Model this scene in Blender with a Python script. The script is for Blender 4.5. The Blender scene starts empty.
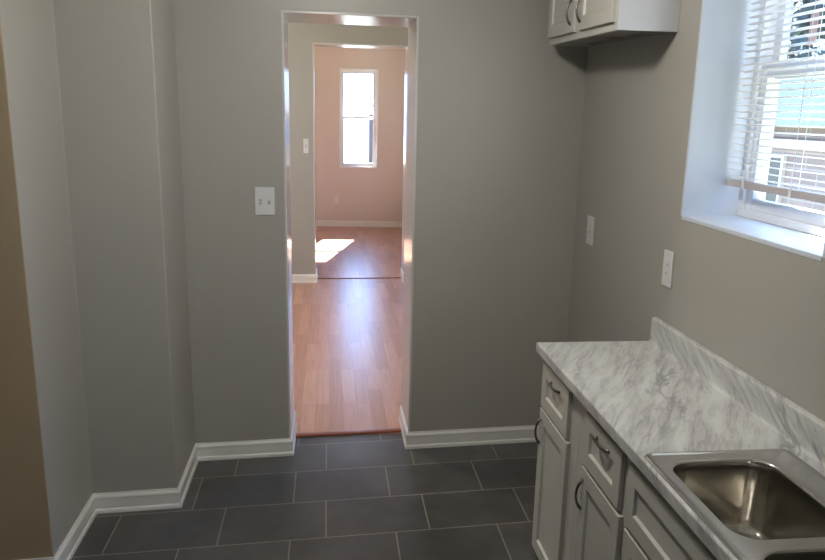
import bpy, bmesh, math, random
from mathutils import Vector, Matrix
random.seed(7)
scene = bpy.context.scene
COL = scene.collection

# ------------------------------------------------------------------ camera
PITCH, YAW, ROLL, CAM_H, F_PX = .2232, .1166, .021, 1.786, 733.1
fw = Vector((math.sin(YAW)*math.cos(PITCH), math.cos(YAW)*math.cos(PITCH), -math.sin(PITCH)))
rt = Vector((math.cos(YAW), -math.sin(YAW), 0))
up = rt.cross(fw)
rt, up = rt*math.cos(ROLL)+up*math.sin(ROLL), -rt*math.sin(ROLL)+up*math.cos(ROLL)
cam = bpy.data.cameras.new('camera')
cam.sensor_width = 36.0
cam.lens = F_PX*36.0/825.0
cam.clip_start = .02
cam.clip_end = 200
cam_o = bpy.data.objects.new('camera', cam)
COL.objects.link(cam_o)
m = Matrix((rt, up, -fw)).transposed().to_4x4()
m.translation = (0, 0, CAM_H)
cam_o.matrix_world = m
scene.camera = cam_o

# ------------------------------------------------------------------ light
SKY_STRENGTH = 3.2
SUN_STRENGTH = 34.0
LAMP_STRENGTH = 40.0
scene.view_settings.view_transform = 'Standard'
scene.view_settings.look = 'None'
scene.view_settings.gamma = 1
scene.view_settings.use_curve_mapping = False
scene.view_settings.exposure = 1.58
try:
    scene.cycles.max_bounces = 12
    scene.cycles.diffuse_bounces = 8
    scene.cycles.transparent_max_bounces = 16
    scene.cycles.sample_clamp_indirect = 6
    scene.cycles.caustics_reflective = False
    scene.cycles.caustics_refractive = False
    scene.cycles.use_denoising = True
except Exception:
    pass

world = bpy.data.worlds.new('sky')
scene.world = world
world.use_nodes = True
wn = world.node_tree
wn.nodes.clear()
w_out = wn.nodes.new('ShaderNodeOutputWorld')
w_bg = wn.nodes.new('ShaderNodeBackground')
w_tc = wn.nodes.new('ShaderNodeTexCoord')
w_sep = wn.nodes.new('ShaderNodeSeparateXYZ')
w_rmp = wn.nodes.new('ShaderNodeValToRGB')
w_rmp.color_ramp.elements[0].position = 0.0
w_rmp.color_ramp.elements[0].color = (.36, .56, 1.0, 1)
w_rmp.color_ramp.elements[1].position = .7
w_rmp.color_ramp.elements[1].color = (.22, .42, .90, 1)
wn.links.new(w_tc.outputs['Generated'], w_sep.inputs[0])
wn.links.new(w_sep.outputs['Z'], w_rmp.inputs[0])
wn.links.new(w_rmp.outputs[0], w_bg.inputs['Color'])
# the sky brightens towards the sun
w_dot = wn.nodes.new('ShaderNodeVectorMath'); w_dot.operation = 'DOT_PRODUCT'
w_dot.inputs[1].default_value = Vector((.25, 1, .766)).normalized()
wn.links.new(w_tc.outputs['Generated'], w_dot.inputs[0])
w_max = wn.nodes.new('ShaderNodeMath'); w_max.operation = 'MAXIMUM'; w_max.inputs[1].default_value = 0
wn.links.new(w_dot.outputs['Value'], w_max.inputs[0])
w_pow = wn.nodes.new('ShaderNodeMath'); w_pow.operation = 'POWER'; w_pow.inputs[1].default_value = 4
wn.links.new(w_max.outputs[0], w_pow.inputs[0])
w_mad = wn.nodes.new('ShaderNodeMath'); w_mad.operation = 'MULTIPLY_ADD'
w_mad.inputs[1].default_value = 2.2*SKY_STRENGTH
w_mad.inputs[2].default_value = .22*SKY_STRENGTH
wn.links.new(w_pow.outputs[0], w_mad.inputs[0])
wn.links.new(w_mad.outputs[0], w_bg.inputs['Strength'])
wn.links.new(w_bg.outputs[0], w_out.inputs[0])

sun = bpy.data.lights.new('sun', 'SUN')
sun.energy = SUN_STRENGTH
sun.angle = math.radians(.6)
sun.color = (1.0, .93, .82)
sun_o = bpy.data.objects.new('sun', sun)
COL.objects.link(sun_o)
sun_o.location = (4, 20, 14)
sun_o.rotation_euler = Vector((-.25, -1, -.766)).to_track_quat('-Z', 'Y').to_euler()


def portal(name, loc, direction, sx, sz):
    L = bpy.data.lights.new(name, 'AREA')
    L.shape = 'RECTANGLE'
    L.size, L.size_y = sx, sz
    L.cycles.is_portal = True
    o = bpy.data.objects.new(name, L)
    COL.objects.link(o)
    o.location = loc
    o.rotation_euler = Vector(direction).to_track_quat('-Z', 'Y').to_euler()


portal('sky_portal', (1.62, -.75, 1.7), (-1, 0, 0), 1.5, 1.5)
portal('sky_portal', (1.62, 2.17, 1.95), (-1, 0, 0), .8, 1.05)
portal('sky_portal', (1.62, 5.75, 1.65), (-1, 0, 0), 1.5, 1.5)
portal('sky_portal', (-3.26, 5.75, 1.65), (1, 0, 0), 1.5, 1.5)
portal('sky_portal', (1.62, 9.95, 1.65), (-1, 0, 0), 1.5, 1.5)
portal('sky_portal', (-3.26, 9.95, 1.65), (1, 0, 0), 1.5, 1.5)
portal('sky_portal', (-1.75, 12.19, 1.69), (0, -1, 0), .9, 1.5)
portal('sky_portal', (.474, 12.02, 1.69), (0, -1, 0), .64, 1.5)


# ------------------------------------------------------------------ materials
def new_mat(name):
    mt = bpy.data.materials.new(name)
    mt.use_nodes = True
    nt = mt.node_tree
    return mt, nt, nt.nodes['Principled BSDF']


def N(nt, kind, **kw):
    n = nt.nodes.new(kind)
    for k, v in kw.items():
        if k in n.inputs:
            n.inputs[k].default_value = v
        else:
            setattr(n, k, v)
    return n


def mat(name, col, rough=.5, metal=0.0, var=.04, scale=6.0, bump=0.0, bscale=200.0, coat=0.0, spec=None):
    mt, nt, b = new_mat(name)
    tc = N(nt, 'ShaderNodeTexCoord')
    no = N(nt, 'ShaderNodeTexNoise')
    no.inputs['Scale'].default_value = scale
    no.inputs['Detail'].default_value = 4
    nt.links.new(tc.outputs['Object'], no.inputs['Vector'])
    mx = N(nt, 'ShaderNodeMix', data_type='RGBA')
    mx.inputs[6].default_value = (*[c*(1-var) for c in col], 1)
    mx.inputs[7].default_value = (*[min(1, c*(1+var)) for c in col], 1)
    nt.links.new(no.outputs['Fac'], mx.inputs[0])
    nt.links.new(mx.outputs[2], b.inputs['Base Color'])
    b.inputs['Roughness'].default_value = rough
    b.inputs['Metallic'].default_value = metal
    if coat:
        b.inputs['Coat Weight'].default_value = coat
        b.inputs['Coat Roughness'].default_value = .08
    if spec is not None:
        b.inputs['Specular IOR Level'].default_value = spec
    if bump:
        n2 = N(nt, 'ShaderNodeTexNoise')
        n2.inputs['Scale'].default_value = bscale
        nt.links.new(tc.outputs['Object'], n2.inputs['Vector'])
        bp = N(nt, 'ShaderNodeBump')
        bp.inputs['Strength'].default_value = bump
        bp.inputs['Distance'].default_value = .002
        nt.links.new(n2.outputs['Fac'], bp.inputs['Height'])
        nt.links.new(bp.outputs[0], b.inputs['Normal'])
    return mt


M = {}
M['wall'] = mat('greige_wall_paint', (.405, .39, .352), .42, var=.03, scale=1.6, bump=.15, bscale=160)
M['brown'] = mat('tan_brown_wall', (.47, .36, .235), .5, var=.05, scale=2.5, bump=.15, bscale=160)  # browner tone for the wall face at the far left
M['farwall'] = mat('warm_beige_wall_paint', (.68, .61, .575), .5, var=.03, scale=1.6)
M['ceil'] = mat('ceiling_white', (.75, .74, .71), .8, var=.02)
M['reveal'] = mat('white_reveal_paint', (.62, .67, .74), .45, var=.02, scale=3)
M['gloss'] = mat('gloss_white_jamb_paint', (.62, .61, .60), .2, var=.03, scale=4, bump=.1, bscale=25, coat=.0)
M['base'] = mat('white_baseboard_paint', (.82, .81, .78), .3, var=.03)
M['plate'] = mat('white_plastic_plate', (.72, .73, .73), .35, var=.02)
M['toggle'] = mat('grey_toggle_plastic', (.36, .36, .36), .4, var=.02)
M['slotdark'] = mat('dark_slot', (.10, .10, .10), .5)
M['cab'] = mat('light_grey_cabinet_paint', (.54, .53, .485), .38, var=.02, scale=5)
M['cabside'] = mat('pale_cabinet_side', (.56, .57, .58), .35, var=.02, scale=5)
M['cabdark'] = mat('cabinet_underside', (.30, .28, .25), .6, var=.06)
M['toe'] = mat('dark_toe_kick', (.10, .095, .09), .6)
M['nickel'] = mat('dark_brushed_nickel', (.20, .19, .175), .28, metal=1, var=.1)
M['vinyl'] = mat('white_window_vinyl', (.74, .75, .77), .35, var=.02)
M['slat'] = mat('white_blind_slat', (.76, .75, .74), .35, var=.02)
M['rail'] = mat('backlit_blind_rail', (.50, .45, .44), .4, var=.03)  # backlit shade put into the rail colour
M['redwood'] = mat('reddish_threshold_wood', (.26, .075, .035), .3, var=.2, scale=20)
M['tape'] = mat('rust_red_tape', (.58, .40, .36), .6, var=.1)
M['lampmetal'] = mat('lamp_base_white', (.7, .7, .68), .4)
M['ground'] = mat('dry_grass_ground', (.13, .14, .09), .9, var=.4, scale=2)
M['roof'] = mat('blue_grey_shingles', (.05, .07, .10), .95, var=.2, scale=12, spec=0)
M['darkglass'] = mat('dark_window_glass', (.05, .07, .11), .1, var=.1)
M['bark'] = mat('grey_brown_bark', (.17, .14, .11), .9, var=.3, scale=10)
M['leaf'] = mat('yellow_green_leaves', (.13, .15, .12), .8, var=.4, scale=3, spec=.1)
M['redbrick'] = mat('red_brown_brick', (.10, .045, .035), .85, var=.2, scale=4)
M['white_out'] = mat('white_exterior_trim', (.75, .75, .75), .6)


def mat_glass():
    mt, nt, b = new_mat('clear_pane')
    nt.nodes.remove(b)
    out = nt.nodes['Material Output']
    tr = N(nt, 'ShaderNodeBsdfTransparent')
    tr.inputs[0].default_value = (.93, .96, .97, 1)
    gl = N(nt, 'ShaderNodeBsdfGlossy')
    gl.inputs['Roughness'].default_value = .02
    fr = N(nt, 'ShaderNodeFresnel')
    fr.inputs['IOR'].default_value = 1.35
    mx = N(nt, 'ShaderNodeMixShader')
    ge = N(nt, 'ShaderNodeNewGeometry')
    inv = N(nt, 'ShaderNodeMath', operation='SUBTRACT')
    inv.inputs[0].default_value = 1
    nt.links.new(ge.outputs['Backfacing'], inv.inputs[1])
    mf = N(nt, 'ShaderNodeMath', operation='MULTIPLY')
    nt.links.new(fr.outputs[0], mf.inputs[0])
    nt.links.new(inv.outputs[0], mf.inputs[1])
    nt.links.new(mf.outputs[0], mx.inputs[0])
    nt.links.new(tr.outputs[0], mx.inputs[1])
    nt.links.new(gl.outputs[0], mx.inputs[2])
    nt.links.new(mx.outputs[0], out.inputs[0])
    return mt


M['glass'] = mat_glass()


def mat_tile():
    mt, nt, b = new_mat('dark_slate_floor_tile')
    tc = N(nt, 'ShaderNodeTexCoord')
    sp = N(nt, 'ShaderNodeSeparateXYZ')
    nt.links.new(tc.outputs['Object'], sp.inputs[0])
    TX, TY, TW, TD, ST = -.0177, 2.8519, .4559, .3065, .0604
    x = N(nt, 'ShaderNodeMath', operation='SUBTRACT')
    nt.links.new(sp.outputs['X'], x.inputs[0])
    x.inputs[1].default_value = TX-TW/3
    sk = N(nt, 'ShaderNodeMath', operation='MULTIPLY_ADD')
    nt.links.new(sp.outputs['X'], sk.inputs[0])
    sk.inputs[1].default_value = -ST
    sk.inputs[2].default_value = -TY
    y = N(nt, 'ShaderNodeMath', operation='ADD')
    nt.links.new(sp.outputs['Y'], y.inputs[0])
    nt.links.new(sk.outputs[0], y.inputs[1])
    cb = N(nt, 'ShaderNodeCombineXYZ')
    nt.links.new(x.outputs[0], cb.inputs[0])
    nt.links.new(y.outputs[0], cb.inputs[1])
    br = N(nt, 'ShaderNodeTexBrick')
    br.offset = 2/3
    br.offset_frequency = 2
    br.inputs['Scale'].default_value = 1
    br.inputs['Brick Width'].default_value = TW
    br.inputs['Row Height'].default_value = TD
    br.inputs['Mortar Size'].default_value = .0032
    br.inputs['Mortar Smooth'].default_value = .25
    br.inputs['Color1'].default_value = (.070, .068, .066, 1)
    br.inputs['Color2'].default_value = (.094, .091, .088, 1)
    br.inputs['Mortar'].default_value = (.25, .225, .18, 1)
    nt.links.new(cb.outputs[0], br.inputs['Vector'])
    n1 = N(nt, 'ShaderNodeTexNoise')
    n1.inputs['Scale'].default_value = 3.5
    n1.inputs['Detail'].default_value = 8
    n1.inputs['Roughness'].default_value = .65
    nt.links.new(tc.outputs['Object'], n1.inputs['Vector'])
    rp = N(nt, 'ShaderNodeMapRange')
    rp.inputs[1].default_value = .2
    rp.inputs[2].default_value = .8
    rp.inputs[3].default_value = .6
    rp.inputs[4].default_value = 1.5
    nt.links.new(n1.outputs['Fac'], rp.inputs[0])
    vm = N(nt, 'ShaderNodeVectorMath', operation='SCALE')
    nt.links.new(br.outputs['Color'], vm.inputs[0])
    nt.links.new(rp.outputs[0], vm.inputs['Scale'])
    nt.links.new(vm.outputs[0], b.inputs['Base Color'])
    rr = N(nt, 'ShaderNodeMapRange')
    rr.inputs[3].default_value = .28
    rr.inputs[4].default_value = .38
    nt.links.new(n1.outputs['Fac'], rr.inputs[0])
    nt.links.new(rr.outputs[0], b.inputs['Roughness'])
    h = N(nt, 'ShaderNodeMath', operation='MULTIPLY_ADD')
    nt.links.new(br.outputs['Fac'], h.inputs[0])
    h.inputs[1].default_value = -1.0
    n2 = N(nt, 'ShaderNodeTexNoise')
    n2.inputs['Scale'].default_value = 14
    n2.inputs['Detail'].default_value = 6
    nt.links.new(tc.outputs['Object'], n2.inputs['Vector'])
    nt.links.new(n2.outputs['Fac'], h.inputs[2])
    bp = N(nt, 'ShaderNodeBump')
    bp.inputs['Strength'].default_value = .2
    bp.inputs['Distance'].default_value = .003
    nt.links.new(h.outputs[0], bp.inputs['Height'])
    nt.links.new(bp.outputs[0], b.inputs['Normal'])
    return mt


M['tile'] = mat_tile()


def mat_wood():
    mt, nt, b = new_mat('reddish_laminate_planks')
    tc = N(nt, 'ShaderNodeTexCoord')
    mp = N(nt, 'ShaderNodeMapping')
    mp.inputs['Rotation'].default_value = (0, 0, math.radians(90))
    nt.links.new(tc.outputs['Object'], mp.inputs[0])
    br = N(nt, 'ShaderNodeTexBrick')
    br.offset = .37
    br.offset_frequency = 3
    br.inputs['Scale'].default_value = 1
    br.inputs['Brick Width'].default_value = .62
    br.inputs['Row Height'].default_value = .085
    br.inputs['Mortar Size'].default_value = .0008
    br.inputs['Mortar Smooth'].default_value = .5
    br.inputs['Bias'].default_value = 0
    br.inputs['Color1'].default_value = (.42, .205, .125, 1)
    br.inputs['Color2'].default_value = (.56, .30, .20, 1)
    br.inputs['Mortar'].default_value = (.28, .13, .08, 1)
    nt.links.new(mp.outputs[0], br.inputs['Vector'])
    mp2 = N(nt, 'ShaderNodeMapping')
    mp2.inputs['Scale'].default_value = (60, 3, 1)
    nt.links.new(tc.outputs['Object'], mp2.inputs[0])
    n1 = N(nt, 'ShaderNodeTexNoise')
    n1.inputs['Scale'].default_value = 1
    n1.inputs['Detail'].default_value = 4
    nt.links.new(mp2.outputs[0], n1.inputs['Vector'])
    rp = N(nt, 'ShaderNodeMapRange')
    rp.inputs[1].default_value = .25
    rp.inputs[2].default_value = .75
    rp.inputs[3].default_value = .86
    rp.inputs[4].default_value = 1.14
    nt.links.new(n1.outputs['Fac'], rp.inputs[0])
    vm = N(nt, 'ShaderNodeVectorMath', operation='SCALE')
    nt.links.new(br.outputs['Color'], vm.inputs[0])
    nt.links.new(rp.outputs[0], vm.inputs['Scale'])
    nt.links.new(vm.outputs[0], b.inputs['Base Color'])
    b.inputs['Roughness'].default_value = .30
    n3 = N(nt, 'ShaderNodeTexNoise')
    n3.inputs['Scale'].default_value = 60
    nt.links.new(tc.outputs['Object'], n3.inputs['Vector'])
    bp = N(nt, 'ShaderNodeBump')
    bp.inputs['Strength'].default_value = .12
    bp.inputs['Distance'].default_value = .002
    nt.links.new(n3.outputs['Fac'], bp.inputs['Height'])
    nt.links.new(bp.outputs[0], b.inputs['Normal'])
    return mt


M['wood'] = mat_wood()


def mat_marble():
    mt, nt, b = new_mat('grey_veined_marble_laminate')
    tc = N(nt, 'ShaderNodeTexCoord')
    ad = N(nt, 'ShaderNodeSeparateXYZ')
    nt.links.new(tc.outputs['Object'], ad.inputs[0])
    sx = N(nt, 'ShaderNodeMath', operation='ADD')          # the sheet folds up the upstand
    nt.links.new(ad.outputs['X'], sx.inputs[0])
    nt.links.new(ad.outputs['Z'], sx.inputs[1])
    cb = N(nt, 'ShaderNodeCombineXYZ')
    nt.links.new(sx.outputs[0], cb.inputs[0])
    nt.links.new(ad.outputs['Y'], cb.inputs[1])
    mr = N(nt, 'ShaderNodeMapping')
    mr.inputs['Rotation'].default_value = (0, 0, math.radians(-58))
    nt.links.new(cb.outputs[0], mr.inputs[0])

    def layer(scale, noise, detail, dist, rough=.6, loc=(0, 0, 0)):
        mp = N(nt, 'ShaderNodeMapping')
        mp.inputs['Scale'].default_value = scale
        mp.inputs['Location'].default_value = loc
        nt.links.new(mr.outputs[0], mp.inputs[0])
        n_ = N(nt, 'ShaderNodeTexNoise')
        n_.inputs['Scale'].default_value = noise
        n_.inputs['Detail'].default_value = detail
        n_.inputs['Roughness'].default_value = rough
        n_.inputs['Distortion'].default_value = dist
        nt.links.new(mp.outputs[0], n_.inputs['Vector'])
        return n_.outputs['Fac']

    def rng(src, a, b_, c=0, d=1):
        q = N(nt, 'ShaderNodeMapRange')
        for i_, v in zip((1, 2, 3, 4), (a, b_, c, d)):
            q.inputs[i_].default_value = v
        nt.links.new(src, q.inputs[0])
        return q.outputs[0]

    def op(kind, a, b_=None):
        q = N(nt, 'ShaderNodeMath', operation=kind)
        nt.links.new(a, q.inputs[0])
        if b_ is not None:
            if isinstance(b_, float):
                q.inputs[1].default_value = b_
            else:
                nt.links.new(b_, q.inputs[1])
        return q.outputs[0]
    streak = layer((4.5, 30, 1), 1.0, 8, .35, .62)
    fine = op('ABSOLUTE', op('SUBTRACT', streak, .5))
    veins = rng(fine, 0, .06, 1, 0)
    bands = rng(layer((3.2, 17, 1), 1.0, 6, .3, .62, (3.1, 1.7, 0)), .36, .68)
    bold = op('MULTIPLY', rng(op('ABSOLUTE', op('SUBTRACT', layer((1.2, 6, 1), 1.0, 7, .45, .6, (7.3, 4.4, 0)), .5)), 0, .03, 1, 0),
              rng(layer((1.0, 2.0, 1), 1.3, 2, 0, .5, (1.3, 9.4, 0)), .48, .62))
    k1 = op('MULTIPLY', veins, bands)
    base = N(nt, 'ShaderNodeMix', data_type='RGBA')
    base.inputs[6].default_value = (.66, .67, .655, 1)
    base.inputs[7].default_value = (.46, .46, .455, 1)
    nt.links.new(bands, base.inputs[0])
    m1 = N(nt, 'ShaderNodeMix', data_type='RGBA')
    m1.inputs[7].default_value = (.28, .28, .285, 1)
    nt.links.new(op('MULTIPLY', k1, 1.0), m1.inputs[0])
    nt.links.new(base.outputs[2], m1.inputs[6])
    m2 = N(nt, 'ShaderNodeMix', data_type='RGBA')
    m2.inputs[7].default_value = (.17, .17, .18, 1)
    nt.links.new(op('MULTIPLY', bold, .8), m2.inputs[0])
    nt.links.new(m1.outputs[2], m2.inputs[6])
    nt.links.new(m2.outputs[2], b.inputs['Base Color'])
    b.inputs['Roughness'].default_value = .33
    return mt


M['marble'] = mat_marble()


def mat_steel():
    mt, nt, b = new_mat('brushed_stainless_steel')
    tc = N(nt, 'ShaderNodeTexCoord')
    mp = N(nt, 'ShaderNodeMapping')
    mp.inputs['Scale'].default_value = (500, 20, 500)
    nt.links.new(tc.outputs['Object'], mp.inputs[0])
    no = N(nt, 'ShaderNodeTexNoise')
    no.inputs['Scale'].default_value = 1
    nt.links.new(mp.outputs[0], no.inputs['Vector'])
    rr = N(nt, 'ShaderNodeMapRange')
    rr.inputs[3].default_value = .15
    rr.inputs[4].default_value = .19
    nt.links.new(no.outputs['Fac'], rr.inputs[0])
    nt.links.new(rr.outputs[0], b.inputs['Roughness'])
    b.inputs['Base Color'].default_value = (.55, .54, .53, 1)
    b.inputs['Metallic'].default_value = 1
    return mt


M['steel'] = mat_steel()
M['bowlsteel'] = mat('polished_bowl_steel', (.60, .575, .53), .17, metal=1, var=.06, scale=9)


def mat_siding():
    mt, nt, b = new_mat('pale_brick_siding')
    tc = N(nt, 'ShaderNodeTexCoord')
    mp = N(nt, 'ShaderNodeMapping')
    mp.inputs['Rotation'].default_value = (math.radians(90), 0, math.radians(90))
    br = N(nt, 'ShaderNodeTexBrick')
    br.inputs['Scale'].default_value = 1
    br.inputs['Brick Width'].default_value = .5
    br.inputs['Row Height'].default_value = .2
    br.inputs['Mortar Size'].default_value = .012
    br.inputs['Color1'].default_value = (.30, .24, .24, 1)
    br.inputs['Color2'].default_value = (.38, .32, .32, 1)
    br.inputs['Mortar'].default_value = (.45, .42, .44, 1)
    sp = N(nt, 'ShaderNodeSeparateXYZ')
    cb = N(nt, 'ShaderNodeCombineXYZ')
    nt.links.new(tc.outputs['Object'], sp.inputs[0])
    nt.links.new(sp.outputs['Y'], cb.inputs[0])
    nt.links.new(sp.outputs['Z'], cb.inputs[1])
    nt.links.new(cb.outputs[0], br.inputs['Vector'])
    nt.links.new(br.outputs['Color'], b.inputs['Base Color'])
    b.inputs['Roughness'].default_value = .8
    return mt


M['siding'] = mat_siding()


def mat_lamp(k=1.0):
    mt, nt, b = new_mat('lit_frosted_glass')
    b.inputs['Base Color'].default_value = (.9, .9, .88, 1)
    b.inputs['Emission Color'].default_value = (1.0, .95, .87, 1)
    b.inputs['Emission Strength'].default_value = LAMP_STRENGTH*k
    return mt


M['lamp'] = mat_lamp()
M['added_lamp'] = mat_lamp(2.2)


# ------------------------------------------------------------------ mesh helpers
def add_box(bm, x0, x1, y0, y1, z0, z1, mi=0):
    x0, x1 = sorted((x0, x1)); y0, y1 = sorted((y0, y1)); z0, z1 = sorted((z0, z1))
    v = [bm.verts.new(p) for p in ((x0, y0, z0), (x1, y0, z0), (x1, y1, z0), (x0, y1, z0),
                                   (x0, y0, z1), (x1, y0, z1), (x1, y1, z1), (x0, y1, z1))]
    for f in ((0, 3, 2, 1), (4, 5, 6, 7), (0, 1, 5, 4), (1, 2, 6, 5), (2, 3, 7, 6), (3, 0, 4, 7)):
        bm.faces.new([v[i] for i in f]).material_index = mi


def add_prism(bm, poly, z0, z1, side_mats=None):
    a = [bm.verts.new((x, y, z0)) for x, y in poly]
    b = [bm.verts.new((x, y, z1)) for x, y in poly]
    n = len(poly)
    bm.faces.new(a[::-1]); bm.faces.new(b)
    for i in range(n):
        f = bm.faces.new((a[i], a[(i+1) % n], b[(i+1) % n], b[i]))
        if side_mats:
            f.material_index = side_mats.get(i, 0)


def obj(name, bm, mats, parent=None, smooth=False, bevel=0.0, loc=None):
    bmesh.ops.recalc_face_normals(bm, faces=bm.faces)
    me = bpy.data.meshes.new(name)
    if loc is not None:
        bmesh.ops.translate(bm, verts=bm.verts, vec=-Vector(loc))
    bm.to_mesh(me)
    bm.free()
    o = bpy.data.objects.new(name, me)
    COL.objects.link(o)
    if loc is not None:
        o.location = loc
    for mm in (mats if isinstance(mats, (list, tuple)) else [mats]):
        me.materials.append(mm)
    if smooth:
        for p in me.polygons:
            p.use_smooth = True
    if bevel:
        md = o.modifiers.new('bevel', 'BEVEL')
        md.width = bevel
        md.segments = 2
        md.limit_method = 'ANGLE'
        md.angle_limit = math.radians(40)
    if parent is not None:
        o.parent = parent
    return o


def box_obj(name, dims, m_, parent=None, bevel=0.0):
    bm = bmesh.new()
    add_box(bm, *dims)
    return obj(name, bm, m_, parent, bevel=bevel)


def struct(name, bm, mats, parent=None, **kw):
    o = obj(name, bm, mats, parent, **kw)
    if parent is None:
        o['kind'] = 'structure'
    return o


def thing(name, label, cat, loc=(0, 0, 0), group=None, kind=None):
    o = bpy.data.objects.new(name, None)
    COL.objects.link(o)
    o.location = loc
    o.empty_display_size = .1
    if kind:
        o['kind'] = kind
    else:
        o['label'] = label
        o['category'] = cat
    if group:
        o['group'] = group
    return o


def attach(o, root):
    """parent keeping world coordinates (root has only a location)"""
    o.parent = root
    o.location = Vector(o.location)-Vector(root.location)
    return o


def tag(o, label, cat, group=None):
    o['label'] = label
    o['category'] = cat
    if group:
        o['group'] = group
    return o


def sweep(bm, path, prof, cap=True):
    """profile (d, z) along a floor polyline; d is measured to the right of travel"""
    pts = [Vector((p[0], p[1])) for p in path]
    rings = []
    for i, p in enumerate(pts):
        if i == 0:
            t = (pts[1]-p).normalized(); nrm = Vector((t.y, -t.x)); k = 1
        elif i == len(pts)-1:
            t = (p-pts[i-1]).normalized(); nrm = Vector((t.y, -t.x)); k = 1
        else:
            t1 = (p-pts[i-1]).normalized(); t2 = (pts[i+1]-p).normalized()
            n1 = Vector((t1.y, -t1.x)); n2 = Vector((t2.y, -t2.x))
            nrm = (n1+n2).normalized(); k = 1/max(.2, nrm.dot(n1))
        rings.append([bm.verts.new((p.x+nrm.x*k*d, p.y+nrm.y*k*d, z)) for d, z in prof])
    n = len(prof)
    for a, b in zip(rings, rings[1:]):
        for j in range(n):
            bm.faces.new((a[j], a[(j+1) % n], b[(j+1) % n], b[j]))
    if cap:
        bm.faces.new(rings[0]); bm.faces.new(rings[-1][::-1])


def tube(bm, pts, r, seg=8, flat=1.0):
    rings = []
    pts = [Vector(p) for p in pts]
    for i, p in enumerate(pts):
        t = (pts[min(i+1, len(pts)-1)]-pts[max(i-1, 0)]).normalized()
        a = Vector((0, 0, 1)) if abs(t.z) < .8 else Vector((0, 1, 0))
        u = t.cross(a).normalized(); v = t.cross(u)
        rr = r[i] if isinstance(r, (list, tuple)) else r
        rings.append([bm.verts.new(p+u*math.cos(q*2*math.pi/seg)*rr+v*math.sin(q*2*math.pi/seg)*rr*flat) for q in range(seg)])
    for a, b in zip(rings, rings[1:]):
        for j in range(seg):
            bm.faces.new((a[j], a[(j+1) % seg], b[(j+1) % seg], b[j]))
    bm.faces.new(rings[0][::-1]); bm.faces.new(rings[-1])


def wall_x(bm, x0, x1, y0, y1, z0, z1, holes):
    """wall running along Y with rectangular holes (ya, yb, za, zb) sorted by ya"""
    y = y0
    for ya, yb, za, zb in holes:
        add_box(bm, x0, x1, y, ya, z0, z1)
        add_box(bm, x0, x1, ya, yb, z0, za)
        add_box(bm, x0, x1, ya, yb, zb, z1)
        y = yb
    add_box(bm, x0, x1, y, y1, z0, z1)


def wall_y(bm, y0, s, th, x0, x1, z1, *holes):
    """wall running along X, near face y = y0+s*x, one hole (xa, xb, za, zb)"""
    def pr(xa, xb, za, zb):
        add_prism(bm, [(xa, y0+s*xa), (xb, y0+s*xb), (xb, y0+s*xb+th), (xa, y0+s*xa+th)], za, zb)
    x = x0
    for xa, xb, za, zb in holes:
        pr(x, xa, 0, z1)
        pr(xa, xb, zb, z1)
        if za > 0:
            pr(xa, xb, 0, za)
        x = xb
    pr(x, x1, 0, z1)


# ------------------------------------------------------------------ the shell
CEIL = 2.80
XR = 1.302
WT = .303
YB = lambda x: 3.6633+.0574*x
YC = lambda x: 3.2008+.0618*x
YA = lambda x: 2.7139+.06*x
Y2 = lambda x: 7.7134+.0132*x
Y3 = lambda x: 11.7121-.0789*x
DL, DR, ZT, TB = -.2044, .4262, 2.233, .3946
EL, ER, Z2, T2 = -.1386, .8129, 2.444, .33
XA, XB = -1.0573, -.6929
XW = -3.0
YN = -2.2
THR = 3.87

bm = bmesh.new(); add_box(bm, XW-.2, XR+WT, YN-.2, 3.88, -.12, 0)
struct('floor', bm, M['tile'])
bm = bmesh.new(); add_box(bm, XW-.2, XR+WT, 3.88, 12.4, -.12, 0)
struct('floor', bm, M['wood'])
bm = bmesh.new(); add_box(bm, XW-.3, XR+WT, YN-.3, 12.5, CEIL, CEIL+.15)
struct('ceiling', bm, M['ceil'])

WIN = (1.765, 2.585, 1.436, 2.47)          # kitchen window opening
WFILL = (-1.5, .0, .95, 2.45)               # unseen window added beside and behind the camera as fill light
WMID = (5.0, 6.5, .9, 2.4)
WFAR = (9.2, 10.7, .9, 2.4)
bm = bmesh.new()
wall_x(bm, XR, XR+WT, YN-.2, 12.4, 0, CEIL, [WFILL, WIN, WMID, WFAR])
struct('wall_right', bm, M['wall'])
bm = bmesh.new()
wall_x(bm, XW-.25, XW, YN-.2, 12.4, 0, CEIL, [WMID, WFAR])
struct('wall_left', bm, M['wall'])
bm = bmesh.new(); add_box(bm, XW, XR, YN-.2, YN, 0, CEIL)
struct('wall_front', bm, M['wall'])
bm = bmesh.new()
wall_y(bm, 3.6633, .0574, TB, XW, XR, CEIL, (DL-.012, DR+.012, 0, ZT+.012))
struct('wall_back', bm, M['wall'])
# stepped wall block at the left: brown wall face, its return, the chase
bm = bmesh.new()
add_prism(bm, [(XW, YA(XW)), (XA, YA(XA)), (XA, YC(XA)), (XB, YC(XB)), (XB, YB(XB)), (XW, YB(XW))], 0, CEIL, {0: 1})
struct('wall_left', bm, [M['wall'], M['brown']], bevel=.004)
bm = bmesh.new()
wall_y(bm, 7.7134, .0132, T2, XW, XR, CEIL, (EL-.012, ER+.012, 0, Z2+.012))
struct('wall_middle', bm, M['wall'])
bm = bmesh.new()
FW = (.173, .775, .932, 2.441)
wall_y(bm, 11.7121, -.0789, .3, XW, XR, CEIL, (-2.2, -1.3, .932, 2.441), FW)
struct('wall_far', bm, M['farwall'])


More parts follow.
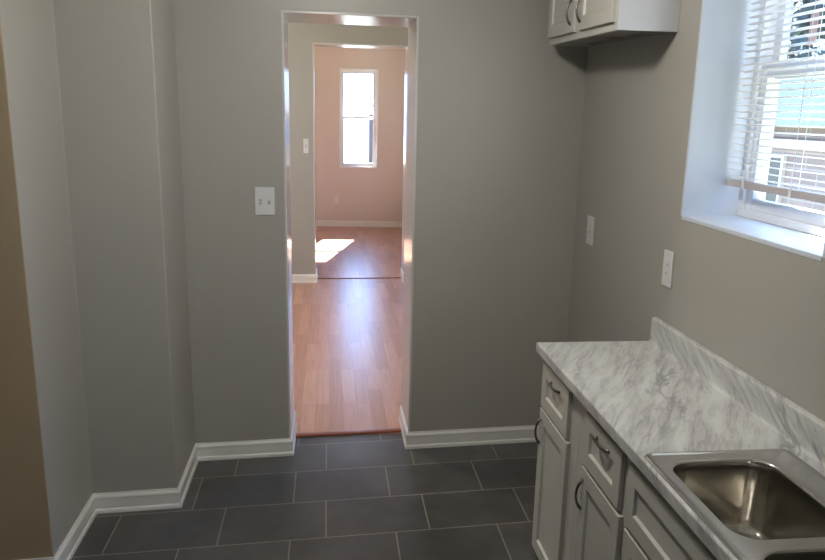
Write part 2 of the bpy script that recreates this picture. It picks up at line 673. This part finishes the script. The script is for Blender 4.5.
def lining(y0, s, th, xl, xr, zt, m_):
    """jambs and head of a cased-out opening"""
    bm = bmesh.new()
    t = .012
    e = .0008
    def pr(xa, xb, za, zb):
        add_prism(bm, [(xa, y0+s*xa-e), (xb, y0+s*xb-e), (xb, y0+s*xb+th+e), (xa, y0+s*xa+th+e)], za, zb)
    pr(xl-t, xl, 0, zt+t)
    pr(xr, xr+t, 0, zt+t)
    pr(xl, xr, zt, zt+t)
    return struct('trim_1', bm, m_, bevel=.003)


lining(3.6633, .0574, TB, DL, DR, ZT, M['gloss'])
o = lining(7.7134, .0132, T2, EL, ER, Z2, M['gloss'])
o.name = 'trim_2'

PROF = [(0, 0), (.0165, 0), (.0165, .010), (.014, .018), (.0105, .022), (.0105, .068), (.012, .070), (.012, .076),
        (.009, .083), (.005, .088), (.0045, .094), (0, .094)]


def baseboard(name, path):
    bm = bmesh.new()
    sweep(bm, path, PROF)
    return struct(name, bm, M['base'])


baseboard('baseboard_left', [(XW, YA(XW)), (XA, YA(XA)), (XA, YC(XA)), (XB, YC(XB)), (XB, YB(XB)), (DL, YB(DL)), (DL, YB(DL)+TB-.012)])
baseboard('baseboard_right', [(DR, YB(DR)+TB-.012), (DR, YB(DR)), (XR, YB(XR)), (XR, 2.72)])
baseboard('baseboard_middle', [(XW, Y2(XW)), (EL, Y2(EL)), (EL, Y2(EL)+T2)])
baseboard('baseboard_middle', [(ER, Y2(ER)+T2), (ER, Y2(ER)), (XR, Y2(XR))])
baseboard('baseboard_far', [(XW, Y3(XW)), (XR, Y3(XR))])

# thresholds
bm = bmesh.new()
ya = 3.872
pf = [(-.012, .0), (-.012, .006), (-.006, .011), (.012, .012), (.03, .009), (.034, 0)]
for a, b in [((DL+.017, ya), (DR-.017, ya+.03))]:
    r1 = [bm.verts.new((a[0], a[1]+d, z+.0005)) for d, z in pf]
    r2 = [bm.verts.new((b[0], b[1]+d, z+.0005)) for d, z in pf]
    for i in range(len(pf)):
        bm.faces.new((r1[i], r1[(i+1) % len(pf)], r2[(i+1) % len(pf)], r2[i]))
    bm.faces.new(r1); bm.faces.new(r2[::-1])
o = obj('threshold_strip', bm, M['redwood'])
tag(o, 'dark reddish wooden threshold strip where the slate tiles meet the wood floor', 'threshold')
bm = bmesh.new()
add_prism(bm, [(EL+.017, 7.885), (ER-.017, 7.905), (ER-.017, 7.935), (EL+.017, 7.915)], .0005, .008)
o = obj('threshold_strip', bm, M['redwood'], bevel=.002)
tag(o, 'thin dark seam strip across the wood floor in the farther doorway', 'threshold')

# ------------------------------------------------------------------ windows
def ring(bm, axis, c0, c1, a0, a1, z0, z1, w):
    """rectangular frame; axis 'x': lies in a plane of constant x (c0..c1 thick), a = y"""
    def bx(p0, p1, q0, q1):
        if axis == 'x':
            add_box(bm, c0, c1, p0, p1, q0, q1)
        else:
            add_box(bm, p0, p1, c0, c1, q0, q1)
    wl, wr, wb, wt = w if isinstance(w, tuple) else (w, w, w, w)
    bx(a0, a0+wl, z0, z1); bx(a1-wr, a1, z0, z1)
    bx(a0+wl, a1-wr, z0, z0+wb); bx(a0+wl, a1-wr, z1-wt, z1)


def sash_window(n, axis, c, sgn, a0, a1, z0, z1, zm, fr=.03, sash=.04):
    """double hung window; c = room-side face of the frame, sgn = outward sign"""
    root = thing('window_%d' % n, '', '', (0, 0, 0), kind='structure')
    bm = bmesh.new()
    ring(bm, axis, c, c+sgn*.09, a0, a1, z0, z1, fr)
    obj('window_frame', bm, M['vinyl'], root, bevel=.002)
    for nm, za, zb, off in (('lower_sash', z0+fr, zm+.026, .012), ('upper_sash', zm-.026, z1-fr, .048)):
        bm = bmesh.new()
        ring(bm, axis, c+sgn*off, c+sgn*(off+.03), a0+fr, a1-fr, za, zb, sash)
        s = obj(nm, bm, M['vinyl'], root, bevel=.003)
        bm = bmesh.new()
        p0, p1 = a0+fr+sash, a1-fr-sash
        cc = c+sgn*(off+.014)
        if axis == 'x':
            add_box(bm, cc, cc+sgn*.004, p0, p1, za+sash, zb-sash)
        else:
            add_box(bm, p0, p1, cc, cc+sgn*.004, za+sash, zb-sash)
        obj('pane', bm, M['glass'], s)
    return root


# kitchen window: lined reveal, sill, double hung unit
XWIN = 1.515
w1 = sash_window(1, 'x', XWIN, 1, WIN[0]+.012, WIN[1]-.012, WIN[2]+.004, WIN[3]-.012, 1.955, fr=.028, sash=.042)
bm = bmesh.new()
e = .0012
add_box(bm, XR-e, XWIN+.09, WIN[0], WIN[0]+.012, WIN[2]-.0, WIN[3])
add_box(bm, XR-e, XWIN+.09, WIN[1]-.012, WIN[1], WIN[2]-.0, WIN[3])
add_box(bm, XR-e, XWIN+.09, WIN[0]+.012, WIN[1]-.012, WIN[3]-.012, WIN[3])
obj('reveal_lining', bm, M['reveal'], w1, bevel=.002)
bm = bmesh.new()
add_box(bm, XR-.002, XWIN+.002, WIN[0]+.012, WIN[1]-.012, WIN[2]-.012, WIN[2]+.003)
obj('sill', bm, M['reveal'], w1, bevel=.002)
bm = bmesh.new()
add_box(bm, XWIN+.035, XWIN+.06, 2.08, 2.13, 1.952, 1.972)
add_box(bm, XWIN+.0, XWIN+.04, 2.33, 2.385, 1.975, 1.988)
obj('sash_lock', bm, M['vinyl'], w1, bevel=.004)

# far room window
yf = Y3(.474)
w2 = sash_window(2, 'y', yf+.05, 1, .190, .758, .950, 2.425, 1.70, fr=.026, sash=.03)
bm = bmesh.new()
e = .003
for xa, xb, za, zb in ((.173, .190, .932, 2.441), (.758, .775, .932, 2.441), (.190, .758, 2.425, 2.441), (.190, .758, .932, .952)):
    add_prism(bm, [(xa, Y3(xa)-.012), (xb, Y3(xb)-.012), (xb, Y3(xb)+.16), (xa, Y3(xa)+.16)], za, zb)
obj('casing', bm, M['vinyl'], w2)
sash_window(8, 'y', Y3(-1.75)+.09, 1, -2.2, -1.3, .932, 2.441, 1.70)  # unseen window added for more warm bounce in the far room
# windows added outside the frame to light the kitchen and the rooms behind
n = 3
for (ya_, yb_, za_, zb_) in (WFILL, WMID, WFAR):
    for cx_, sg in ((XR+.18, 1), (XW-.08, -1)):
        if ya_ < 0 and sg < 0:
            continue
        sash_window(n, 'x', cx_, sg, ya_, yb_, za_, zb_, 1.65)
        n += 1


# ------------------------------------------------------------------ mini blind
XBL = 1.462
bl = thing('window_blind', 'white horizontal mini blind hanging in the deep window reveal, lowered nearly to the sill', 'window blind', (XBL, 2.17, 2.44))
by0, by1 = WIN[0]+.02, WIN[1]-.028
bm = bmesh.new()
z = 1.590
while z < 2.405:
    # gently crowned slat
    sec = [(-.0125, -.0022), (-.006, .0006), (0, .0014), (.006, .0006), (.0125, -.0022)]
    tl = -.10
    top = []
    for dx, dz in sec:
        top.append((dx*math.cos(tl)-dz*math.sin(tl), dx*math.sin(tl)+dz*math.cos(tl)))
    ra = [bm.verts.new((XBL+dx, by0, z+dz)) for dx, dz in top]+[bm.verts.new((XBL+dx, by0, z+dz-.0009)) for dx, dz in top[::-1]]
    rb = [bm.verts.new((XBL+dx, by1, z+dz)) for dx, dz in top]+[bm.verts.new((XBL+dx, by1, z+dz-.0009)) for dx, dz in top[::-1]]
    for j in range(10):
        bm.faces.new((ra[j], ra[(j+1) % 10], rb[(j+1) % 10], rb[j]))
    bm.faces.new(ra); bm.faces.new(rb[::-1])
    z += .0228
o = obj('slats', bm, M['slat']); attach(o, bl)
o = box_obj('bottom_rail', (XBL-.014, XBL+.014, by0, by1, 1.552, 1.577), M['rail'], bevel=.004); attach(o, bl)
o = box_obj('head_rail', (XBL-.02, XBL+.02, by0, by1, 2.418, 2.455), M['slat'], bevel=.002); attach(o, bl)
for yy in (2.44, 2.17, 1.90):
    bm = bmesh.new()
    for dx in (-.0135, .0135):
        add_box(bm, XBL+dx-.0007, XBL+dx+.0007, yy-.001, yy+.001, 1.577, 2.42)
    o = obj('ladder_cord', bm, M['slat']); attach(o, bl)
    o = box_obj('cord_clip', (XBL-.0165, XBL-.0135, yy-.006, yy+.006, 1.549, 1.583), M['slat']); attach(o, bl)

bm = bmesh.new()
add_box(bm, 1.5705, 1.5715, 2.327, 2.368, 2.032, 2.140)
tp = obj('tape_strip', bm, M['tape'])
tag(tp, 'small rust red strip stuck upright on the upper window pane', 'strip')


# ------------------------------------------------------------------ wall plates
def plate(name, label, cat, centre, axis, w, h, kind, group=None):
    """axis 'x': on the right wall facing -X; 'y': on a wall facing -Y"""
    root = thing(name, label, cat, centre, group)
    def B(nm, a0, a1, z0, z1, d0, d1, m_, parent=root, bev=.0):
        bm = bmesh.new()
        if axis == 'x':
            add_box(bm, -d1, -d0, a0, a1, z0, z1)
        else:
            add_box(bm, a0, a1, -d1, -d0, z0, z1)
        return obj(nm, bm, m_, parent, bevel=bev)
    B('cover_plate', -w/2, w/2, -h/2, h/2, 0.0003, .006, M['plate'], bev=.002)
    if kind == 'switch2':
        for c in (-w*.22, w*.22):
            t = B('toggle', c-.006, c+.006, -.014, .010, .0055, .0075, M['toggle'])
            B('lever', c-.003, c+.003, -.009 if c < 0 else .0, .003 if c < 0 else .012, .0075, .016, M['plate'], t)
            for zz in (-.03, .03):
                B('screw', c-.003, c+.003, zz-.003, zz+.003, .0058, .0068, M['plate'])
    elif kind == 'switch':
        t = B('toggle', -.006, .006, -.014, .014, .0055, .0075, M['toggle'])
        B('lever', -.0035, .0035, .0, .011, .0075, .017, M['plate'], t)
        for zz in (-.032, .032):
            B('screw', -.003, .003, zz-.003, zz+.003, .0058, .0068, M['plate'])
    elif kind == 'decora':
        B('receptacle', -w*.24, w*.24, -h*.29, h*.29, .0055, .0078, M['plate'], bev=.001)
        B('slot', -.006, -.004, .012, .022, .0074, .0081, M['slotdark'])
        B('slot', .004, .006, .012, .022, .0074, .0081, M['slotdark'])
        B('slot', -.006, -.004, -.022, -.012, .0074, .0081, M['slotdark'])
        B('slot', .004, .006, -.022, -.012, .0074, .0081, M['slotdark'])
    else:
        for zz in (-.028, .028):
            r_ = B('receptacle', -w*.24, w*.24, zz-.018, zz+.018, .0055, .0078, M['plate'], bev=.002)
            B('slot', -.007, -.005, zz-.004, zz+.007, .0074, .0081, M['slotdark'], r_)
            B('slot', .005, .007, zz-.004, zz+.007, .0074, .0081, M['slotdark'], r_)
    return root


p = plate('light_switch', 'white double light switch plate on the grey wall left of the doorway', 'light switch',
      (-.3095, YB(-.3095), 1.353), 'y', .094, .136, 'switch2')
p.rotation_euler.z = math.atan(.0574)
plate('light_switch', 'white single wall plate near the room corner under the upper cabinet', 'light switch',
      (XR, 3.503, 1.235), 'x', .085, .142, 'switch')
plate('wall_outlet', 'white outlet plate above the worktop, just below the window corner', 'outlet',
      (XR, 2.637, 1.2225), 'x', .078, .139, 'decora')
p = plate('light_switch', 'small pale switch plate seen through the doorway on the middle room wall', 'light switch',
      (-.2255, Y2(-.2255), 1.44), 'y', .052, .145, 'switch')
p = plate('wall_outlet', 'white outlet plate low on the far room wall, left below its window', 'outlet',
      (.132, Y3(.132), .43), 'y', .062, .13, 'duplex')
p.rotation_euler.z = -math.atan(.0789)


# ------------------------------------------------------------------ cabinetry
XF = .830      # front face of doors and drawers
XFR = .846     # face frame


def shaker(name, y0, y1, z0, z1, root, rail=.055, th=.0155):
    """five-piece panel facing -X"""
    bm = bmesh.new()
    x0, x1 = XF, XF+th
    i = .010
    def loop(x, a):
        return [bm.verts.new(q) for q in ((x, y0+a, z0+a), (x, y1-a, z0+a), (x, y1-a, z1-a), (x, y0+a, z1-a))]
    L = [loop(x1, 0), loop(x0+.0015, 0), loop(x0, .0015), loop(x0, rail), loop(x0+.009, rail+.005)]
    for a, b in zip(L, L[1:]):
        for j in range(4):
            bm.faces.new((a[j], a[(j+1) % 4], b[(j+1) % 4], b[j]))
    bm.faces.new(L[-1]); bm.faces.new(L[0][::-1])
    return attach(obj(name, bm, M['cab']), root)


def pull(parent, root, x, y, z, vertical, length=.100, out=.019):
    bm = bmesh.new()
    pts, rr = [], []
    n = 14
    for k in range(n+1):
        t = k/n
        s = (t-.5)*length
        d = out*(math.sin(math.pi*t)**.6)
        pts.append((x-d-.001, y, z+s) if vertical else (x-d-.001, y+s, z))
        rr.append(.0046+.0016*abs(2*t-1)**3)
    tube(bm, pts, rr, 8)
    for s in (-.5, .5):
        c = Vector((x-.002, y, z+s*length)) if vertical else Vector((x-.002, y+s*length, z))
        tube(bm, [c+Vector((.003, 0, 0)), c+Vector((-.003, 0, 0))], .0065, 10)
    o = obj('handle', bm, M['nickel'], smooth=True)
    o['label'] = 'dark metal bow handle'
    o.parent = parent
    o.location = -Vector(root.location)-Vector(parent.location)
    return o


def base_cabinet(label, y0, y1, fronts, stile=.04):
    """fronts: list of (kind, y0, y1, z0, z1, handle)"""
    root = thing('base_cabinet', label, 'cabinet', (1.08, (y0+y1)/2, 0), 'grey base cabinets under the marble worktop')
    bm = bmesh.new()
    z0, z1 = .046, .874
    # sides, bottom, back
    t = .016
    add_box(bm, XFR+.02, XR-.003, y0+.0005, y0+t, z0, z1)
    add_box(bm, XFR+.02, XR-.003, y1-t, y1-.0005, z0, z1)
    add_box(bm, XFR+.02, XR-.003, y0+t, y1-t, z0, z0+t)
    add_box(bm, XR-.012, XR-.003, y0+t, y1-t, z0+t, z1)
    attach(obj('carcass', bm, M['cab']), root)
    bm = bmesh.new()
    ring(bm, 'x', XFR, XFR+.02, y0+.0005, y1-.0005, z0, z1, (stile, .04, .035, .045))
    add_box(bm, XFR, XFR+.02, y0+stile, y1-.04, .645, .680)
    attach(obj('face_frame', bm, M['cab']), root)
    bm = bmesh.new()
    add_box(bm, XFR+.07, XFR+.085, y0+.001, y1-.001, 0.0005, z0-.0005)
    add_box(bm, XFR+.086, XR-.01, y0+.001, y1-.001, 0.0005, z0-.0005)
    attach(obj('toe_kick', bm, M['toe']), root)
    for kind, a0, a1, b0, b1, hd in fronts:
        f = shaker(kind, a0, a1, b0, b1, root, rail=.050 if kind != 'door' else .056)
        if hd == 'h':
            pull(f, root, XF+.004, (a0+a1)/2-.012, (b0+b1)/2+.050, False)
        elif hd == 'far':
            pull(f, root, XF, a1-.022, b1-.092, True)
        elif hd == 'near':
            pull(f, root, XF, a0+.022, b1-.092, True)
    return root


DT, DB = .850, .672
base_cabinet('narrow grey base cabinet at the far end of the worktop', 2.238, 2.650,
             [('drawer', 2.330, 2.644, DB, DT, 'h'), ('door', 2.317, 2.646, .054, .662, 'far')], stile=.10)
base_cabinet('grey base cabinet between the end cabinet and the sink cabinet', 1.815, 2.2375,
             [('drawer', 1.853, 2.158, DB, DT, 'h'), ('door', 1.836, 2.156, .054, .659, 'far')])
base_cabinet('wide grey cabinet with a plain drawer front below the sink', .86, 1.8145,
             [('false_drawer_front', .89, 1.800, DB-.008, DT-.002, None), ('door', 1.352, 1.796, .054, .649, 'near'),
              ('door', .89, 1.342, .054, .649, 'far')])
base_cabinet('grey base cabinet nearest the camera, past the sink', .40, .8595,
             [('drawer', .43, .83, DB, DT, 'h'), ('door', .43, .83, .054, .659, 'far')])

# ---- worktop with coved backsplash, one sweep along Y with a cut-out for the sink
HX0, HX1, HY0, HY1 = .842, 1.222, .905, 1.692
ZTOP, ZBOT, YE0, YE1 = .914, .876, .385, 2.697
XFE = .814
prof = [(XFE+.004, ZBOT), (XFE, ZBOT+.004), (XFE, ZTOP-.005), (XFE+.0008, ZTOP-.002), (XFE+.003, ZTOP-.0004), (XFE+.006, ZTOP),
        (HX0, ZTOP), (HX1, ZTOP), (XR-.034, ZTOP), (XR-.026, ZTOP+.0015), (XR-.021, ZTOP+.006), (XR-.0195, ZTOP+.013),
        (XR-.0195, 1.006), (XR-.017, 1.012), (XR-.012, 1.014), (XR-.001, 1.014), (XR-.001, ZBOT), (HX1, ZBOT), (HX0, ZBOT)]
np_ = len(prof)
ys = [YE0, HY0, HY1, YE1]
bm = bmesh.new()
R_ = [[bm.verts.new((x, y, z)) for x, z in prof] for y in ys]
i_t, i_b = 6, 17
for k in range(3):
    for j in range(np_):
        if k == 1 and j in (i_t, i_b):
            continue
        bm.faces.new((R_[k][j], R_[k][(j+1) % np_], R_[k+1][(j+1) % np_], R_[k+1][j]))
for k in (0, 3):
    r = R_[k]
    bm.faces.new([r[j] for j in (0, 1, 2, 3, 4, 5, 6, 18)])
    bm.faces.new([r[j] for j in (6, 7, 17, 18)])
    bm.faces.new([r[j] for j in (7, 8, 9, 10, 11, 12, 13, 14, 15, 16, 17)])
bm.faces.new([R_[1][j] for j in (6, 7, 17, 18)])
bm.faces.new([R_[2][j] for j in (6, 7, 17, 18)])
bm.faces.new((R_[1][6], R_[2][6], R_[2][18], R_[1][18]))
bm.faces.new((R_[1][7], R_[2][7], R_[2][17], R_[1][17]))
wt = obj('worktop', bm, M['marble'])
tag(wt, 'marble patterned laminate worktop with rolled front edge and upstand along the wall', 'worktop')


# ---- sink
def rrect(x0, x1, y0, y1, r, z, bm, n=8):
    out = []
    for cx, cy, a in ((x1-r, y1-r, 0), (x0+r, y1-r, 90), (x0+r, y0+r, 180), (x1-r, y0+r, 270)):
        for k in range(n+1):
            t = math.radians(a+90*k/n)
            out.append(bm.verts.new((cx+r*math.cos(t), cy+r*math.sin(t), z)))
    return out


def bridge(bm, a, b):
    n = len(a)
    for j in range(n):
        bm.faces.new((a[j], a[(j+1) % n], b[(j+1) % n], b[j]))


sk = thing('kitchen_sink', 'stainless steel double bowl sink set into the marble patterned worktop', 'sink', (1.035, 1.30, .914))
SX0, SX1, SY0, SY1 = .8245, 1.238, .872, 1.718
B1 = (.860, 1.146, 1.302, 1.666)
B2 = (.860, 1.146, .918, 1.264)
zd = .9185
bm = bmesh.new()
o1 = rrect(SX0, SX1, SY0, SY1, .022, .9142, bm)
o2 = rrect(SX0+.005, SX1-.005, SY0+.005, SY1-.005, .020, .9205, bm)
o3 = rrect(SX0+.009, SX1-.009, SY0+.009, SY1-.009, .017, .9222, bm)
o4 = rrect(SX0+.013, SX1-.013, SY0+.013, SY1-.013, .014, .9205, bm)
o5 = rrect(SX0+.017, SX1-.017, SY0+.017, SY1-.017, .012, zd, bm)
for a, b in ((o1, o2), (o2, o3), (o3, o4), (o4, o5)):
    bridge(bm, a, b)
edges = []
def loop_edges(v):
    es = []
    for j in range(len(v)):
        e_ = bm.edges.get((v[j], v[(j+1) % len(v)])) or bm.edges.new((v[j], v[(j+1) % len(v)]))
        es.append(e_)
    return es
h1 = rrect(B1[0], B1[1], B1[2], B1[3], .062, zd, bm, 10)
h2 = rrect(B2[0], B2[1], B2[2], B2[3], .062, zd, bm, 10)
edges = loop_edges(o5)+loop_edges(h1)+loop_edges(h2)
bmesh.ops.triangle_fill(bm, use_beauty=True, use_dissolve=False, edges=edges, normal=(0, 0, 1))
ro = obj('rim', bm, M['steel']); attach(ro, sk)
for p_ in ro.data.polygons:
    p_.use_smooth = len(p_.vertices) == 4
for (bx0, bx1, by0_, by1_), r0 in ((B1, .062), (B2, .062)):
    bm = bmesh.new()
    L = []
    for ins, z, r in ((0, zd, r0), (.0025, zd-.0008, r0), (.0045, zd-.005, r0-.002), (.006, zd-.03, r0-.003), (.009, zd-.10, r0-.003),
                      (.012, zd-.165, r0-.003), (.017, zd-.183, r0-.006), (.027, zd-.194, r0-.012), (.042, zd-.199, r0-.020), (.060, zd-.201, r0-.028)):
        L.append(rrect(bx0+ins, bx1-ins, by0_+ins, by1_-ins, max(.02, r), z, bm, 10))
    for a, b in zip(L, L[1:]):
        bridge(bm, a, b)
    cx, cy = (bx0+bx1)/2, (by0_+by1_)/2
    # floor to drain circle
    nn = len(L[-1])
    dr = []
    for v in L[-1]:
        d = Vector((v.co.x-cx, v.co.y-cy)).normalized()
        dr.append(bm.verts.new((cx+d.x*.045, cy+d.y*.045, zd-.205)))
    bridge(bm, L[-1], dr)
    bo = obj('bowl', bm, M['bowlsteel'], smooth=True); attach(bo, sk)
    bm = bmesh.new()
    c0 = [bm.verts.new((cx+.046*math.cos(t*math.pi/12), cy+.046*math.sin(t*math.pi/12), zd-.2045)) for t in range(24)]
    c1 = [bm.verts.new((cx+.036*math.cos(t*math.pi/12), cy+.036*math.sin(t*math.pi/12), zd-.2080)) for t in range(24)]
    c2 = [bm.verts.new((cx+.030*math.cos(t*math.pi/12), cy+.030*math.sin(t*math.pi/12), zd-.219)) for t in range(24)]
    bridge(bm, c0, c1); bridge(bm, c1, c2); bm.faces.new(c2)
    attach(obj('drain', bm, M['nickel'], smooth=True), sk)

# ---- wall cabinet, hung on the right wall
UX, UXF, UY0, UY1, UZ0, UZ1 = 1.0855, 1.066, 2.750, 3.605, 2.113, 2.74
uc = thing('wall_cabinet', 'grey two door upper cabinet hung on the right wall near the corner', 'cabinet', (1.19, 3.18, UZ0))
bm = bmesh.new()
t = .012
add_box(bm, UXF-.0004, XR-.001, UY0, UY0+t, UZ0, UZ1)
add_box(bm, UXF-.0004, XR-.001, UY1-t, UY1, UZ0, UZ1)
add_box(bm, XR-.008, XR-.001, UY0+t, UY1-t, UZ0, UZ1)
add_box(bm, UXF+.02, XR-.008, UY0+t, UY1-t, UZ1-t, UZ1)
attach(obj('side_panel', bm, M['cabside']), uc)
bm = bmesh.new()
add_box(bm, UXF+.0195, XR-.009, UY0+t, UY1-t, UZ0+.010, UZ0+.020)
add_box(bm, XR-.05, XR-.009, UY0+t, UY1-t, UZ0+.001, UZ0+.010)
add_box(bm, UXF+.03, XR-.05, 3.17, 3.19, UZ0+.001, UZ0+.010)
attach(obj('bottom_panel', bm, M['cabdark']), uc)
bm = bmesh.new()
ring(bm, 'x', UXF, UXF+.0195, UY0+t+.0002, UY1-t-.0002, UZ0, UZ1, (.024, .024, .035, .03))
add_box(bm, UXF, UXF+.0195, 3.155, 3.225, UZ0+.035, UZ1-.03)
attach(obj('face_frame', bm, M['cab']), uc)
XFs = XF
XF = UXF-.016
d1 = shaker('door', 3.222, 3.602, UZ0+.030, UZ1-.018, uc)
d2 = shaker('door', 2.778, 3.162, UZ0+.030, UZ1-.018, uc)
pull(d1, uc, XF, 3.262, UZ0+.114, True)
pull(d2, uc, XF, 3.168-.035, UZ0+.114, True)
XF = XFs

uc.rotation_euler.x = math.radians(1.2)      # hangs slightly out of level

# ---- ceiling lamps (above the frame)
def ceiling_lamp(label, cx, cy, zs, m_):
    root = thing('ceiling_light', label, 'lamp', (cx, cy, CEIL))
    bm = bmesh.new()
    tube(bm, [(cx, cy, CEIL-.0005), (cx, cy, CEIL-.025)], .07, 24)
    attach(obj('ceiling_rose', bm, M['lampmetal']), root)
    bm = bmesh.new()
    tube(bm, [(cx, cy, CEIL-.025), (cx, cy, zs+.02)], .008, 10)
    attach(obj('stem', bm, M['lampmetal']), root)
    bm = bmesh.new()
    tube(bm, [(cx, cy, zs+.02), (cx, cy, zs)], .14, 32)
    attach(obj('lamp_base', bm, M['lampmetal']), root)
    bm = bmesh.new()
    prev = None
    for k in range(8):
        a = math.pi/2*k/7
        r = .13*math.cos(a); z = zs-.001-.085*math.sin(a)
        if k == 7:
            c = bm.verts.new((cx, cy, z))
            for j in range(28):
                bm.faces.new((prev[j], prev[(j+1) % 28], c))
        else:
            cur = [bm.verts.new((cx+r*math.cos(j*2*math.pi/28), cy+r*math.sin(j*2*math.pi/28), z)) for j in range(28)]
            if prev:
                bridge(bm, prev, cur)
            prev = cur
    attach(obj('lamp_shade', bm, m_, smooth=True), root)


ceiling_lamp('round glass ceiling lamp hanging over the kitchen floor', .18, 2.16, 2.58, M['lamp'])
ceiling_lamp('added unseen ceiling lamp that brightens the room behind the first doorway', -1.3, 5.9, 2.66, M['added_lamp'])  # unseen lamp added to brighten the middle room

# ------------------------------------------------------------------ outdoors
bm = bmesh.new()
add_box(bm, -30, 45, -25, 50, -.75, -.55)
struct('ground', bm, M['ground'])
nh = thing('neighbour_house', 'pale low house with grey gabled roof seen through the kitchen window', 'house', (8, 9, -.55))
bm = bmesh.new(); add_box(bm, 6, 10, 5.0, 14.0, -.55, 1.72)
attach(obj('house_wall', bm, M['siding']), nh)
bm = bmesh.new()
for (a, b, zt) in ((4.8, 9.2, 2.32), (9.2, 14.2, 2.22)):
    v = [bm.verts.new(q) for q in ((5.7, a, 1.72), (10.3, a, 1.72), (10.3, b, 1.72), (5.7, b, 1.72), (8, a, zt), (8, b, zt+.6))]
    for f in ((0, 1, 4), (2, 3, 5), (0, 4, 5, 3), (1, 2, 5, 4), (0, 3, 2, 1)):
        bm.faces.new([v[i] for i in f])
attach(obj('roof', bm, M['roof']), nh)
bm = bmesh.new(); add_box(bm, 5.92, 6.0, 5.0, 14.0, 1.45, 1.56); attach(obj('trim_band', bm, M['white_out']), nh)
for yy in (7.2, 9.15, 11.3):
    bm = bmesh.new(); ring(bm, 'x', 5.95, 6.02, yy, yy+.62, .55, 1.36, .05)
    f = obj('window', bm, M['white_out']); attach(f, nh)
    bm = bmesh.new(); add_box(bm, 5.98, 6.0, yy+.05, yy+.57, .60, 1.31)
    g = obj('pane', bm, M['darkglass']); g.parent = f; g.location = -Vector(nh.location)-Vector(f.location)


def tree(label, x, y, h, seed, leafy, group=None, spread=1.0):
    rnd = random.Random(seed)
    root = thing('tree', label, 'tree', (x, y, -.55), group)
    bm = bmesh.new()
    tips = []
    def branch(p, d, L, r, depth):
        pts = [p]; rr = [r]
        q = p.copy()
        for k in range(4):
            d = (d+Vector((rnd.uniform(-.18, .18), rnd.uniform(-.18, .18), rnd.uniform(-.05, .12)))).normalized()
            q = q+d*L/4
            pts.append(q.copy()); rr.append(r*(1-.13*(k+1)))
        tube(bm, pts, rr, 6 if depth < 2 else 4)
        if depth >= 4:
            tips.append(q)
            return
        for k in range(3 if depth < 3 else 2):
            a = rnd.uniform(0, 6.28)
            nd = (d+Vector((math.cos(a), math.sin(a), .15))*rnd.uniform(.5, .95)*spread).normalized()
            branch(pts[-1] if k else pts[-2], nd, L*rnd.uniform(.62, .8), rr[-1]*.68, depth+1)
    branch(Vector((x, y, -.55)), Vector((0, 0, 1)), h*.34, h*.022, 0)
    attach(obj('trunk', bm, M['bark']), root)
    if leafy:
        bm = bmesh.new()
        for tpt in tips:
            for k in range(leafy):
                c = tpt+Vector((rnd.gauss(0, .3), rnd.gauss(0, .3), rnd.gauss(0, .25)))
                u = Vector((rnd.gauss(0, 1), rnd.gauss(0, 1), rnd.gauss(0, 1))).normalized()
                w = u.orthogonal().normalized()
                s = rnd.uniform(.12, .24)
                bm.faces.new([bm.verts.new(c+u*s), bm.verts.new(c+w*s*.5), bm.verts.new(c-u*s), bm.verts.new(c-w*s*.5)])
        lf = obj('leaves', bm, M['leaf']); attach(lf, root)
    return root


tree('leafy tree right behind the low house, in the upper kitchen window pane', 11.6, 18.4, 6.2, 3, 80)
tree('more distant leafy tree beyond the low house, at the right edge of the kitchen window', 18.2, 25.6, 8.5, 5, 80)
tree('leafy tree farthest left beyond the low house, hidden mostly by the window frame', 8.2, 27.5, 9.0, 8, 70)

tree('thin tree outside the far room window', 3.25, 46.0, 7.5, 21, 3)
fh = thing('distant_house', 'low red brick house far outside the far room window', 'house', (4.0, 33, -.55))
bm = bmesh.new(); add_box(bm, 1.95, 8, 31, 36, -.55, 1.72)
attach(obj('house_wall', bm, M['redbrick']), fh)
bm = bmesh.new()
v = [bm.verts.new(q) for q in ((1.8, 30.8, 1.72), (8.2, 30.8, 1.72), (8.2, 36.2, 1.72), (1.8, 36.2, 1.72), (3.4, 33.5, 3.1), (6.6, 33.5, 3.1))]
for f in ((0, 1, 5, 4), (1, 2, 5), (2, 3, 4, 5), (3, 0, 4), (0, 3, 2, 1)):
    bm.faces.new([v[i] for i in f])
attach(obj('roof', bm, M['redbrick']), fh)
